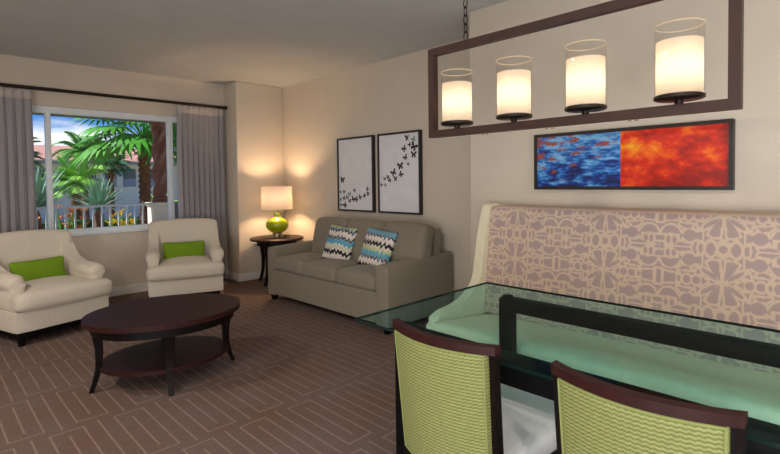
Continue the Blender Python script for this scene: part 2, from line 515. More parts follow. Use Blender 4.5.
def feather_palm(name, label, x, y, z0, h, L, n, material, wd=.5, group=None, el0=-.1, el1=1.25, trunk=.13, cat='palm tree'):
    r = thing(name, label, cat, (x, y, z0), random.uniform(0, 6), group)
    bm = bmesh.new()
    for i in range(n):
        az = i*2.399+random.uniform(-.2, .2); t = i/n
        frond(bm, (0, 0, h), az, el0+(el1-el0)*t+random.uniform(-.1, .1), L*random.uniform(.85, 1.1), 1.5*random.uniform(.7, 1.2), wd)
    link('fronds', bm, material, r, smooth=False)
    if h > .25:
        prof = []
        for i in range(int(h/.09)+1):
            z = i*.09; prof += [(trunk, z), (trunk*.82, min(z+.085, h))]
        link('trunk', lathe(bmesh.new(), prof, 14), 'trunk', r, smooth=False)
    return r

def fan_leaf(bm, c, d, up, R, n=17):
    d = d.normalized(); side = d.cross(up).normalized()
    nrm = side.cross(d)
    for k in range(n):
        a = (k/(n-1)-.5)*radians(230)
        dd = (d*cos(a)+side*sin(a)); s2 = dd.cross(nrm).normalized()
        ln = R*(.72+.28*cos(a))*random.uniform(.9, 1.05)
        a0 = c; m_ = c+dd*ln*.55; e = c+dd*ln+Vector((0, 0, -ln*.22))
        w_ = ln*.075
        bm.faces.new([bm.verts.new(a0), bm.verts.new(m_+s2*w_+nrm*.01), bm.verts.new(e), bm.verts.new(m_-s2*w_-nrm*.01)])

def fan_palm(name, label, x, y, z0, h, R, n, trunk=.12):
    r = thing(name, label, 'palm tree', (x, y, z0))
    bm = bmesh.new()
    for i in range(n):
        az = i*2.399; t = i/n; el = -.42+1.8*t; L = R*random.uniform(.8, 1.1)
        d = Vector((cos(az)*cos(el), sin(az)*cos(el), sin(el)))
        c = Vector((0, 0, h))+d*L
        tube(bm, [Vector((0, 0, h-.1)), Vector((0, 0, h))+d*L*.5+Vector((0, 0, .04)), c], .014, 4)
        fan_leaf(bm, c, d+Vector((0, 0, -.35)), Vector((0, 0, 1)), R*.95)
    link('fan_leaves', bm, 'leaf', r, smooth=False)
    prof = []
    for i in range(int(h/.12)+1):
        z = i*.12; prof += [(trunk*1.15, min(z, h)), (trunk*.85, min(z+.1, h))]
    link('trunk', lathe(bmesh.new(), prof, 12), 'trunk', r, smooth=False)
    return r

def yucca(name, label, x, y, z0, R, n, sh=.95, material='agave', group=None, cat='shrub'):
    r = thing(name, label, cat, (x, y, z0), 0, group); bm = bmesh.new()
    for i in range(n):
        az = i*2.399; el = .12+1.35*(i/n)**.8; L = R*random.uniform(.8, 1.1)
        p = Vector((0, 0, sh+.12*R)); d = Vector((cos(az)*cos(el), sin(az)*cos(el), sin(el))); s = d.cross(Vector((0, 0, 1))).normalized()
        pts = []
        for k in range(6):
            t = k/5; q = p+d*L*t+Vector((0, 0, -.16*L*t*t)); wv = .03*R*(1-t)**.7*(1.2 if k else .8)+.002
            pts.append((bm.verts.new(q-s*wv), bm.verts.new(q+s*wv)))
        for a, b_ in zip(pts, pts[1:]): bm.faces.new([a[0], a[1], b_[1], b_[0]])
    link('leaves', bm, material, r, smooth=False)
    link('stem', lathe(bmesh.new(), [(.11, 0), (.09, sh), (.03, sh+.2*R)], 8), 'trunk', r)
    return r

def flowers(name, label, x, y, z0, h, n, material, group=None):
    r = thing(name, label, 'flower', (x, y, z0), 0, group); bm = bmesh.new(); bl = bmesh.new()
    for i in range(n):
        a = random.uniform(0, 6.3); rr = random.uniform(0, .28); hh = h*random.uniform(.55, 1)
        c = Vector((rr*cos(a), rr*sin(a), hh))
        tube(bl, [(rr*.3*cos(a), rr*.3*sin(a), 0), c], .008, 4)
        for k in range(6):
            b_ = k*pi/3+i; d = Vector((cos(b_), sin(b_), .9)); s = Vector((-sin(b_), cos(b_), 0))
            bm.faces.new([bm.verts.new(c), bm.verts.new(c+d*.04+s*.02), bm.verts.new(c+d*.08), bm.verts.new(c+d*.04-s*.02)])
    link('blossoms', bm, material, r, smooth=False); link('stems', bl, 'leaf', r, smooth=False)
    return r

# nearer planting just past the railing
G0 = -.5
yucca('yucca', 'blue-green spiky yucca behind the railing, beside the left window mullion', 1.55, 10.6, G0, 1.05, 90, 1.3)
yucca('yucca', 'blue-green spiky yucca behind the railing in the middle of the large pane', 2.70, 11.2, G0, .9, 80, 1.25)
yucca('yucca', 'blue-green spiky yucca seen through the narrow left pane by the curtain', 1.0, 12.0, G0, 1.0, 60, 1.2)
flowers('flowering_plant', 'clump of orange blossoms behind the railing in the narrow left pane', 1.14, 9.35, G0, 1.45, 34, 'flower')
flowers('flowering_plant', 'clump of orange blossoms behind the railing just right of the left mullion', 1.85, 9.35, G0, 1.5, 34, 'flower')
flowers('flowering_plant', 'clump of yellow blossoms behind the railing below the middle yucca', 2.62, 9.45, G0, 1.4, 30, 'flower_yellow')
feather_palm('palm_shrub', 'bright yellow-green young palm shrub between the two yuccas', 3.1, 15.0, G0, 1.9, .95, 26, 'leaf_light', .35, cat='shrub')
feather_palm('palm_shrub', 'small bright palm shrub low beside the big palm trunk', 4.75, 13.5, G0, 1.2, .55, 18, 'leaf_light', .26, cat='shrub')
feather_palm('feather_palm', 'mid-sized feather palm tree against the pink roof', 4.4, 20.0, G0, 3.0, 1.15, 28, 'leaf', .4)
feather_palm('feather_palm', 'dark feather palm tree beyond the narrow left pane', 1.9, 17.0, G0, 2.6, 1.1, 26, 'leaf_dark', .5)
feather_palm('feather_palm', 'small dark feather palm tree before the far cream building', 5.9, 22.5, G0, 2.7, 1.0, 22, 'leaf_dark', .45)
fan_palm('fan_palm', 'large bright green fan palm tree with shaggy trunk left of the red column', 3.66, 11.4, G0, 2.95, .80, 38)
feather_palm('feather_palm', 'green feather palm tree behind the red twisted column', 5.9, 15.0, G0, 3.3, 1.4, 26, 'leaf', .45)
def hedge(label, x, y, s):
    bm = bmesh.new(); rbox(bm, (0, 0, s[2]/2), s, min(s)*.3, 24)
    for v in bm.verts: v.co += Vector((random.uniform(-1, 1), random.uniform(-1, 1), random.uniform(-1, 1)))*.07
    o = link('hedge', bm, 'hedge', smooth=False); o.location = (x, y, G0); tag(o, label, 'hedge')
hedge('low clipped dark green hedge behind the yuccas', 3.0, 13.0, (6.0, .7, 1.0))

# far building
bl = thing('garden_building', 'long cream building with pink tiled roof beyond the palms', 'building', (0, 30, G0))
link('wall', B((-6, 0, 0), (17, 6, 3.05)), 'stucco_white', bl, smooth=False)
link('fascia', B((-6.5, -.6, 3.0), (17.5, -.2, 3.2)), 'shutter', bl, smooth=False)
bm = bmesh.new()
prism(bm, [(-.7, 3.15), (6.7, 3.15), (3.0, 4.15)], 0, -6.6, 17.6)
link('tiled_roof', bm, 'roof_tile', bl, smooth=False)
for i in range(20):
    x = -4.5+i*1.0
    f = link('window', B((x, -.05, 1.75), (x+.64, .02, 2.75)), 'window_dark', bl, smooth=False)
    link('shutter', B((x+.02, -.09, 1.75), (x+.62, -.05, 2.2)), 'shutter', f, smooth=False)

# ------------------------------------------------------------------ curtains and rod
rod = thing('curtain_rod', 'dark bronze curtain rod running above the window', 'curtain rod', (0, 6.47, 2.435))
bm = bmesh.new(); tube(bm, [(-.6, 0, 0), (3.165, 0, 0)], .019, 14); link('pole', bm, 'rod', rod)
bm = bmesh.new(); bmesh.ops.create_uvsphere(bm, u_segments=14, v_segments=10, radius=.028); bmesh.ops.translate(bm, verts=bm.verts, vec=(3.165, 0, 0))
link('finial', bm, 'rod', rod)
for x in (3.14, .2): link('bracket', B((x-.012, -.01, -.012), (x+.012, .12, .012), .003), 'rod', rod)

def curtain(label, x0, x1, ph, folds, z0=.025, z1=2.405, shift=0):
    r = thing('curtain', label, 'curtain', ((x0+x1)/2, 6.47, 0))
    hw = (x1-x0)/2
    def surf(bm, za, zb, nz, dy=0):
        nx = folds*14; g = {}
        for j in range(nz+1):
            z = za+(zb-za)*j/nz; t = (z1-z)/(z1-z0)
            for i in range(nx+1):
                s = i/nx; a = 2*pi*folds*s + ph + .5*sin(5*s+t*1.2)
                amp = .018+.022*min(1, t*3)
                if z > z1-.12: amp *= .75
                x = -hw+2*hw*s + .012*sin(a*2+.6)*min(1, t*4)
                y = amp*sin(a)+.008*sin(a*2.3+3*t)*t + dy
                g[i, j] = bm.verts.new((x, y, z))
        for j in range(nz):
            for i in range(nx): bm.faces.new([g[i, j], g[i+1, j], g[i+1, j+1], g[i, j+1]])
        return bm
    o = link('drape', surf(bmesh.new(), z0, z1-.0, 30), 'curtain', r, angle=180)
    s = o.modifiers.new('thick', 'SOLIDIFY'); s.thickness = .003
    o = link('pleat_header', surf(bmesh.new(), z1-.1, z1+.004, 3, -.007), 'curtain_header', r, angle=180)
    s = o.modifiers.new('thick', 'SOLIDIFY'); s.thickness = .003
    return r
curtain('grey linen curtain panel gathered at the left edge of the window', .25, .945, .4, 9)
curtain('grey linen curtain panel gathered at the right of the window by the wall corner', 2.50, 3.13, 1.2, 9)

# ------------------------------------------------------------------ armchairs
def armchair(label, loc, rz):
    r = thing('armchair', label, 'armchair', loc, rz)
    W = .40
    # plinth / legs
    link('base', B((-.35, -.33, .065), (.35, .36, .125), .008), 'black_wood', r)
    for sx in (-1, 1):
        for y in (-.30, .33):
            bm = sqtube(bmesh.new(), [((sx*.33, y, 0), .018, .018), ((sx*.325, y, .12), .03, .03)])
            link('leg', bm, 'black_wood', r)
    bm = bmesh.new(); rbox(bm, (0, .02, .215), (.79, .78, .19), .02, 6); link('seat_body', bm, 'cream', r)
    # T-shaped seat cushion
    pts = [(-W, -.43), (W, -.43), (W, -.30), (.29, -.30), (.29, .24), (-.29, .24), (-.29, -.30), (-W, -.30)]
    bm = bmesh.new()
    rbox(bm, (0, -.365, .385), (2*W+.015, .15, .155), .055, 10, (0, 0, .01))
    rbox(bm, (0, -.04, .39), (.60, .76, .155), .05, 12, (0, .0, .035))
    link('seat_cushion', bm, 'cream', r)
    # backrest: arched slab raked backwards, slightly concave
    def rake(co):
        co.y += .13*(co.z+.29) + .28*co.x*co.x*0; co.y -= .42*max(0, abs(co.x)-.16)**1.6*1.0
        if co.z > .0: co.z += -.16*co.x*co.x*(co.z/.29)
        k = co.z/.29
        co.x *= 1.0 + .02*k
        return co
    bm = bmesh.new(); rbox(bm, (0, .27, .612), (.785, .15, .645), .05, 16, (0, .0, 0), rake); link('backrest', bm, 'cream', r)
    for sx in (-1, 1):
        # arm: swoops from back top down to a rounded low front
        prof = spline([(.37, .89), (.29, .85), (.21, .75), (.12, .655), (-.06, .60), (-.20, .595), (-.285, .565), (-.30, .50)], 5)
        out = [(p[0], p[1]) for p in prof] + [(-.29, .30), (.37, .30)]
        bm = bmesh.new(); prism(bm, out, 0, sx*.285, sx*.395, .045, 5)
        # outward scroll on the arm front
        pts = [(sx*.345, y, z) for y, z in ((-.295, .525), (-.27, .53), (-.15, .54), (0, .545), (.12, .57))]
        tube(bm, pts, [.052, .072, .078, .07, .04], 16)
        link('arm', bm, 'cream', r, angle=60)
    return r
armchair('cream upholstered armchair at the left, under the left curtain', (.855, 5.51, 0), radians(16.5))
armchair('cream upholstered armchair before the right curtain, nearer the lamp', (2.30, 5.82, 0), radians(-20))

def lumbar(label, loc, rz, tilt):
    bm = bmesh.new()
    def f(co):
        u, v = co.x/.235, co.z/.1
        k = 1+.06*(abs(u)**3)*(abs(v)**2)
        co.x *= 1+.05*abs(u*v); co.z *= 1+.10*abs(u)**3
        return co
    rbox(bm, (0, 0, 0), (.45, .05, .21), .024, 14, (0, .04, 0), f)
    o = link('lumbar_cushion', bm, 'green_pillow'); o.location = loc; o.rotation_euler = Euler((tilt, 0, rz))
    tag(o, label, 'cushion')
lumbar('lime green lumbar cushion on the left cream armchair', (.83, 5.58, .565), radians(16.5)+.04, -.2)
lumbar('lime green lumbar cushion on the right cream armchair', (2.32, 5.90, .56), radians(-20)+.02, -.2)

# ------------------------------------------------------------------ coffee table
ct = thing('coffee_table', 'oval mahogany coffee table with lower shelf in front of the armchairs', 'coffee table', (1.262, 3.562, 0), radians(-10))
def oval(a, b_, z0, z1, bev):
    bm = bmesh.new(); prism(bm, [(a*cos(2*pi*i/72), b_*sin(2*pi*i/72)) for i in range(72)], 2, z0, z1, bev, 3); return bm
link('table_top', oval(.512, .435, .448, .482, .01), 'espresso_top', ct, angle=50)
bm = oval(.465, .39, .385, .45, .004); link('apron', bm, 'espresso', ct, angle=50)
link('shelf', oval(.42, .35, .14, .165, .006), 'espresso_top', ct, angle=50)
for a in (2, 83, 182, 263):
    c, s = cos(radians(a)), sin(radians(a)); R0 = .425 if a in (2, 182) else .335
    bm = bmesh.new(); rings = []
    for z, dr, hw in ((.0, .045, .016), (.06, .022, .018), (.16, -.004, .023), (.28, -.008, .029), (.38, .004, .035), (.449, .012, .042)):
        cx, cy = (R0+dr)*c, (R0+dr)*s
        ring = []
        for u, v in ((-1, -1), (1, -1), (1, 1), (-1, 1)):
            ring.append(bm.verts.new((cx + c*u*hw*.8 - s*v*hw, cy + s*u*hw*.8 + c*v*hw, z)))
        rings.append(ring)
    for p, q in zip(rings, rings[1:]):
        for i in range(4): bm.faces.new([p[i], p[(i+1) % 4], q[(i+1) % 4], q[i]])
    bm.faces.new(rings[0]); bm.faces.new(rings[-1])
    bmesh.ops.bevel(bm, geom=bm.edges[:], offset=.004, segments=2, affect='EDGES')
    link('leg', bm, 'espresso', ct)

# ------------------------------------------------------------------ sofa
sf = thing('sofa', 'taupe three-seat sofa against the wall below the butterfly pictures', 'sofa', (3.40, 4.03, 0))
link('frame', (lambda bm: rbox(bm, (-.03, 0, .225), (.84, 1.9, .29), .015, 6))(bmesh.new()), 'sofa', sf)
for s in (-1, 1):
    bm = bmesh.new(); rbox(bm, (0.01, s*.93, .345), (.93, .175, .57), .025, 8, (0, .004, .006), lambda co: co+Vector((0, 0, (co.x*.03 if co.z > 0 else 0))))
    link('arm', bm, 'sofa', sf)
bm = bmesh.new(); rbox(bm, (.275, 0, .49), (.12, 1.95, .82), .03, 8, (0, 0, 0), lambda co: co+Vector((co.z*.05, 0, 0))); link('back_frame', bm, 'sofa', sf)
for y, wd in ((.565, .56), (0.0, .56), (-.565, .56)):
    bm = bmesh.new(); rbox(bm, (-.13, y, .445), (.69, wd, .15), .04, 12, (.012, 0, .022)); link('seat_cushion', bm, 'sofa', sf)
    bm = bmesh.new()
    def lean(co): co.x += .22*co.z; return co
    rbox(bm, (.10, {.565: .475, 0.0: -.125, -.565: -.715}[y], .705), (.17, .59, .47), .055, 12, (.04, 0, .015), lean); link('back_cushion', bm, 'sofa', sf)
for sx in (-.40, .40):
    for sy in (-.95, .95):
        bm = sqtube(bmesh.new(), [((sx, sy, 0), .024, .024), ((sx, sy, .085), .032, .032)]); link('leg', bm, 'black_wood', sf)
link('plinth', B((-.36, -.90, .05), (.38, .90, .085)), 'black_wood', sf, smooth=False)

def zig_fn(seed):
    rnd = random.Random(seed)
    amp = [rnd.uniform(.6, 1.3) for _ in range(60)]; ph = rnd.uniform(0, 1)
    cols = {'k': lin((24, 24, 34)), 'w': lin((226, 216, 210)), 't': lin((84, 164, 192)), 'y': lin((192, 196, 140)), 'b': lin((136, 162, 178)), 'p': lin((214, 200, 190))}
    seq = ['y', 'b', 'k', 'w', 'w', 'p', 'k', 'b', 't', 't', 'w', 'y', 'w', 'k', 'k', 'w', 'p', 'w', 'k'] if seed == 1 else ['b', 't', 'b', 'k', 'w', 'w', 'p', 'k', 'k', 'w', 'y', 'y', 't', 't', 'b', 'k', 'w', 'w', 'p', 'k', 'k']
    def f(co):
        if abs(co.x) > .198 or abs(co.z) > .198: return cols['k']
        q = (co.x+.2)/.4*9+ph; i = int(floor(q*2)); fr = q*2-i
        a0 = (amp[i % 60]-.5)*(1 if i % 2 else -1); a1 = (amp[(i+1) % 60]-.5)*(1 if (i+1) % 2 else -1)
        z = co.z + .022*(a0*(1-fr)+a1*fr)*1.6
        t = (z+.2)/.4*len(seq)+.6
        k = seq[::-1][int(max(0, min(len(seq)-1, t)))]
        return cols[k]
    return f
def zig_pillow(label, loc, rot, seed):
    r = thing('throw_pillow', label, 'cushion', loc); r.rotation_euler = rot
    bm = bmesh.new()
    def f(co):
        u, v = co.x/.2, co.z/.2
        co.x *= 1-.05*(1-v*v); co.z *= 1-.05*(1-u*u); return co
    rbox(bm, (0, 0, 0), (.40, .06, .40), .028, 90, (0, .055, 0), f)
    o = link('pillow_cover', bm, 'zigzag', r); paint(o, zig_fn(seed))
    pts = []
    for i in range(41):
        a = 2*pi*i/40; c, s = cos(a), sin(a); k = 1/max(abs(c), abs(s))
        x, z = .2*c*k*.985, .2*s*k*.985
        u, v = x/.2, z/.2
        pts.append((x*(1-.05*(1-v*v)), 0, z*(1-.05*(1-u*u))))
    bm = bmesh.new(); tube(bm, pts, .005, 6, False); link('piping', bm, 'piping_grey', r)
# local -Y faces the room: rotate so -Y -> world -X
def pil_rot(yaw, tilt, roll):
    return (Matrix.Rotation(yaw, 4, 'Z') @ Matrix.Rotation(tilt, 4, 'X') @ Matrix.Rotation(roll, 4, 'Y')).to_euler()
zig_pillow('zigzag patterned throw pillow on the sofa, the left one nearer the lamp', (3.33, 4.15, .69), pil_rot(radians(-80), -.36, .08), 1)
zig_pillow('zigzag patterned throw pillow on the sofa, the right one nearer the dining table', (3.32, 3.54, .69), pil_rot(radians(-84), -.36, .10), 2)

# ------------------------------------------------------------------ end table + lamp
et = thing('end_table', 'round dark wood end table in the corner beside the sofa', 'end table', (3.545, 5.80, 0))
link('table_top', lathe(bmesh.new(), [(.0, .588), (.35, .588), (.362, .596), (.362, .611), (.352, .619), (0, .619)], 56, cap=False), 'espresso_top', et, angle=50)
link('apron', lathe(bmesh.new(), [(.25, .52), (.27, .52), (.27, .589), (.25, .589)], 40, cap=False), 'espresso', et)
for a in (205, 295, 25, 115):
    c, s = cos(radians(a)), sin(radians(a)); bm = bmesh.new()
    prof = [(.30, 0), (.265, .06), (.235, .18), (.228, .33), (.245, .46), (.262, .588)]
    sqtube(bm, [((R*c, R*s, z), .016+.012*z, .016+.012*z) for R, z in prof])
    bmesh.ops.bevel(bm, geom=bm.edges[:], offset=.004, segments=2, affect='EDGES'); link('leg', bm, 'espresso', et)
LX, LY = 3.555, 5.80
lp = thing('table_lamp', 'green glass table lamp with white drum shade on the end table', 'lamp', (LX, LY, .619))
link('foot', lathe(bmesh.new(), [(0, 0), (.075, 0), (.075, .012), (.068, .02), (.068, .06), (.05, .066), (0, .066)], 32, cap=False), 'chrome', lp)
pr = spline([(.055, .066), (.10, .085), (.145, .13), (.155, .18), (.14, .225), (.09, .262), (.052, .285), (.045, .33), (.05, .345)], 6)
link('glass_body', lathe(bmesh.new(), [(p[0], p[1]) for p in pr], 40), 'green_glass', lp)
bm = bmesh.new(); lathe(bm, [(.012, .345), (.012, .50)], 12); link('stem', bm, 'chrome', lp)
bm = bmesh.new(); lathe(bm, [(.21, .385), (.207, .70)], 48, cap=False)
o = link('lamp_shade', bm, 'lampshade', lp); s = o.modifiers.new('t', 'SOLIDIFY'); s.thickness = .002
bm = bmesh.new()
for z in (.386, .699): tube(bm, [(.2095*cos(2*pi*i/48), .2095*sin(2*pi*i/48), z) for i in range(49)], .003, 6, False)
for a in range(3): tube(bm, [(.012, 0, .69), (.205*cos(a*2.094), .205*sin(a*2.094), .692)], .002, 5)
pass; bm.free()
bm = bmesh.new(); bmesh.ops.create_uvsphere(bm, u_segments=16, v_segments=12, radius=.022); bmesh.ops.translate(bm, verts=bm.verts, vec=(0, 0, .53)); link('bulb', bm, 'bulb', lp)

# ------------------------------------------------------------------ pictures
def butterflies(bm, items, x, mi=1):
    for y, z, s, a, k in items:
        vs = []
        shapes = [[(0, .1), (.25, .55), (.8, .85), (1.0, .55), (.75, .1), (.3, -.02), (0, 0)], [(0, 0), (.4, -.02), (.72, -.25), (.6, -.7), (.35, -.85), (.12, -.4), (0, -.15)]]
        fold = random.uniform(.45, 1.0)
        for sh in shapes:
            for sd, fo in ((1, 1), (-1, fold)):
                v = []
                for px, pz in sh:
                    X, Z = px*sd*fo*s, pz*s
                    v.append(bm.verts.new((x, y + X*cos(a)-Z*sin(a), z + X*sin(a)+Z*cos(a))))
                f = bm.faces.new(v); f.material_index = k
        f = bm.faces.new([bm.verts.new((x-.0004, y + X*cos(a)-Z*sin(a), z + X*sin(a)+Z*cos(a))) for X, Z in ((-.05*s, .3*s), (.05*s, .3*s), (.05*s, -.4*s), (-.05*s, -.4*s))]); f.material_index = k
LB = [(75, 270, 16), (62, 328, 7), (82, 328, 9), (107, 338, 11), (130, 320, 9), (65, 365, 8), (82, 358, 11), (95, 353, 10), (107, 370, 10), (86, 390, 15), (124, 361, 13), (138, 362, 13), (155, 352, 11), (175, 345, 11), (188, 315, 10), (190, 335, 11), (66, 391, 8)]
RB = [(365, 75, 14), (392, 88, 12), (350, 127, 13), (393, 122, 18), (374, 110, 9), (355, 168, 12), (392, 157, 15), (368, 198, 8), (332, 207, 16), (300, 237, 15), (335, 247, 13), (258, 266, 8), (275, 258, 10), (310, 266, 12), (283, 271, 11), (237, 296, 8), (260, 296, 8)]
def picture(label, y0, y1, x0, x1, yt, yb, items, cap):
    r = thing('framed_picture', label, 'picture', (XE, (y0+y1)/2, 1.0), 0, None)
    hw = abs(y1-y0)/2; H_ = .925; d = .045
    bm = bmesh.new()
    box(bm, (-d, -hw, 0), (0, hw, .022)); box(bm, (-d, -hw, H_-.022), (0, hw, H_)); box(bm, (-d, -hw, .022), (0, -hw+.022, H_-.022)); box(bm, (-d, hw-.022, .022), (0, hw, H_-.022))
    link('frame', bm, 'picture_frame', r, smooth=False)
    bm = bmesh.new(); box(bm, (-d+.012, -hw+.02, .02), (-.004, hw-.02, H_-.02))
    its = []
    for i, (px, py, s) in enumerate(items):
        u = (px-x0)/(x1-x0); v = (py-yt)/(yb-yt)
        k = 2 if (cap == 'r' and i in (1, 16)) or (cap == 'l' and i == 3) else 1
        yy = hw-.03-u*(2*hw-.06); zz = H_-.03-v*(H_-.06)
        sz = s*.0031
        yy = max(-hw+.03+sz, min(hw-.03-sz, yy)); zz = max(.03+sz, min(H_-.03-sz, zz))
        its.append((yy, zz, sz, random.uniform(-.9, .9), k))
    butterflies(bm, its, -d+.0112)
    link('butterfly_print', bm, ['mat_white', 'butterfly', 'butterfly_green'], r, smooth=False)
picture('black framed print of butterflies along its bottom, left one above the sofa', 4.905, 4.225, 60, 207, 82, 408, LB, 'l')
picture('black framed print of butterflies rising to its top corner, right one above the sofa', 4.145, 3.475, 235, 412, 60, 420, RB, 'r')

pt = thing('framed_painting', 'long framed painting, blue water half and orange half, above the bench', 'painting', (XB, 1.185, 1.295))
hw, H_ = .615, .405
bm = bmesh.new(); t = .022
box(bm, (-.05, -hw, 0), (0, hw, t)); box(bm, (-.05, -hw, H_-t), (0, hw, H_)); box(bm, (-.05, -hw, t), (0, -hw+t, H_-t)); box(bm, (-.05, hw-t, t), (0, hw, H_-t))
link('frame', bm, 'picture_frame', pt, smooth=False)
ysp = .005
bm = B((-.04, ysp-1.19+1.185, t), (-.005, hw-t, H_-t)); o = link('water_canvas', bm, 'water', pt, smooth=False); o['label'] = 'blue rippled water half'
bm = B((-.04, -hw+t, t), (-.005, ysp-1.19+1.185, H_-t)); o = link('orange_canvas', bm, 'fire', pt, smooth=False); o['label'] = 'fiery orange and red half'

# ------------------------------------------------------------------ banquette bench
bn = thing('banquette', 'long cream banquette with mauve damask back along the right wall', 'bench', (2.85, .85, 0))
BY0, BY1 = -1.35, 1.19     # local y extent (world -.5 .. 2.04)
bm = bmesh.new(); rbox(bm, (-.02, (BY0+BY1)/2, .35), (.94, BY1-BY0, .16), .05, 14, (0, 0, .008), lambda co: co+Vector((0, 0, -.055*(co.x/.47+.35) if co.z > 0 else 0))); link('seat', bm, 'cream_vinyl', bn)
link('plinth', B((-.36, BY0, .0), (.4, BY1, .10)), 'black_wood', bn, smooth=False)
bm = bmesh.new(); rbox(bm, (-.02, (BY0+BY1)/2, .195), (.80, BY1-BY0, .2), .015, 4); link('seat_base', bm, 'cream_vinyl', bn)
# patterned back, a leaning panel in a fine grid so the weave follows the surface
def in_poly(x, y, P):
    r = False; n = len(P)
    for i in range(n):
        x0, y0 = P[i]; x1, y1 = P[(i+1) % n]
        if (y0 > y) != (y1 > y) and x < (x1-x0)*(y-y0)/(y1-y0)+x0: r = not r
    return r
DPOLY = [[(.011, .012), (.014, .06), (.018, .105), (.045, .108), (.066, .098), (.045, .055)],
         [(.022, .012), (.05, .022), (.09, .052), (.088, .068), (.06, .052), (.035, .034)],
         [(.07, 0), (.09, .016), (.09, -.016)], [(.098, .04), (.118, .036), (.112, .062)],
         [(.145, .052), (.205, .048), (.185, .066), (.16, .07)],
         [(.225, -.02), (.275, -.026), (.275, .026), (.225, .02), (.215, 0)],
         [(.10, .087), (.13, .095), (.13, .119), (.10, .130)],
         [(.15, .158), (.205, .150), (.235, .166), (.20, .169), (.16, .169)],
         [(.28, .163), (.295, .158), (.3075, .166), (.295, .172)],
         [(.012, .128), (.045, .122), (.03, .134)], [(.19, .115), (.203, .1), (.203, .13)]]
DELL = [(.117, 0, .017, .017), (.163, 0, .015, .018), (.202, 0, .006, .013), (.155, .108, .031, .030), (.232, .138, .008, .017), (.262, .138, .008, .017),
        (.056, .175, .019, .033), (0, .175, .014, .020), (.102, .175, .007, .024)]
DPOLY2 = []
for P in DPOLY:      # widen each patch a little about its centre
    cx = sum(p[0] for p in P)/len(P); cy = sum(p[1] for p in P)/len(P); o_ = []
    for x_, y_ in P:
        d_ = hypot(x_-cx, y_-cy) + 1e-9; o_.append((x_+(x_-cx)/d_*.003, y_+(y_-cy)/d_*.003))
    DPOLY2.append(o_)
DELL = [(a_, b_, c_+.002, d_+.002) for a_, b_, c_, d_ in DELL]
def seg_d(x, y, a, b):
    dx, dy = b[0]-a[0], b[1]-a[1]; t = max(0, min(1, ((x-a[0])*dx+(y-a[1])*dy)/(dx*dx+dy*dy+1e-12)))
    return hypot(x-a[0]-t*dx, y-a[1]-t*dy)
def patch_dist(a, b_):
    """signed distance to the nearest mauve patch of the motif (negative inside)"""
    d = 1.0
    for cx, cy, rx, ry in DELL:
        for m_ in (1, -1):
            k = hypot((a-cx)/rx, (m_*b_-cy)/ry); d = min(d, (k-1)*min(rx, ry))
    d = min(d, max(abs(a-.3075)-.013, abs(b_)-.036))
    d = min(d, max(hypot(a-.25, b_-.104)-.045, b_-.106, .032-hypot(a-.25, b_-.132)))
    for P in DPOLY2:
        e = min(seg_d(a, b_, P[q], P[(q+1) % len(P)]) for q in range(len(P)))
        d = min(d, -e if in_poly(a, b_, P) else e)
    return d
LUT = {}
def damask(y, z):
    """True on the pale lattice that outlines the patches, False on the mauve ground"""
    a = (y+.283) % .615; a = min(a, .615-a)
    b_ = (z-.81) % .35; b_ = min(b_, .35-b_)
    k = (int(a/.0022), int(b_/.0022))
    if k not in LUT: LUT[k] = 0.0005 < patch_dist(k[0]*.0022, k[1]*.0022) < .0125
    return LUT[k]
CL, CD = lin((206, 182, 162)), lin((170, 149, 146))
bm = bmesh.new()
NY, NZ = 520, 170; g = {}
y0, y1 = BY0, BY1-.0
for j in range(NZ+1):
    t = j/NZ
    for i in range(NY+1):
        yy = y0+(y1-y0)*i/NY
        z = .40+(1.175-.40)*t
        x = .12+.10*t
        e = min(1, (1-t)/.045); x += .035*(1-sqrt(max(0, 1-(1-e)**2)))
        ed = min(1, (y1-yy)/.10); x -= .0*(1-ed)
        g[i, j] = bm.verts.new((x, yy, z))
for j in range(NZ):
    for i in range(NY): bm.faces.new([g[i, j], g[i+1, j], g[i+1, j+1], g[i, j+1]])
# close the volume behind (cream)
def closeq(a, b_, c, d): bm.faces.new([a, b_, c, d])
tb = [bm.verts.new((.485, y0+(y1-y0)*k, z)) for k in (0, 1) for z in (.40, 1.175)]
top = [g[i, NZ] for i in range(NY+1)]; bm.faces.new(top+[tb[3], tb[1]])
bot = [g[i, 0] for i in range(NY+1)]; bm.faces.new(bot+[tb[2], tb[0]])
bm.faces.new([g[0, j] for j in range(NZ+1)]+[tb[1], tb[0]]); bm.faces.new([g[NY, j] for j in range(NZ+1)]+[tb[3], tb[2]])
bm.faces.new(tb[:2]+tb[3:1:-1])
o = link('patterned_back', bm, 'pattern', bn, angle=50)
paint(o, lambda c: CL if (c.z > 1.165 or damask(c.y, c.z)) else CD)
# end wing
prof = spline([(.225, 1.19), (.155, .99), (.115, .80), (.07, .64), (-.04, .55), (-.18, .505), (-.34, .485), (-.43, .44), (-.445, .36)], 6)
out = [(p[0], p[1]) for p in prof]+[(-.43, .08), (.485, .08), (.485, 1.175), (.30, 1.195)]
bm = bmesh.new(); prism(bm, out, 1, BY1-.012, BY1+.062, .026, 5); link('end_wing', bm, 'cream_vinyl', bn, angle=60)

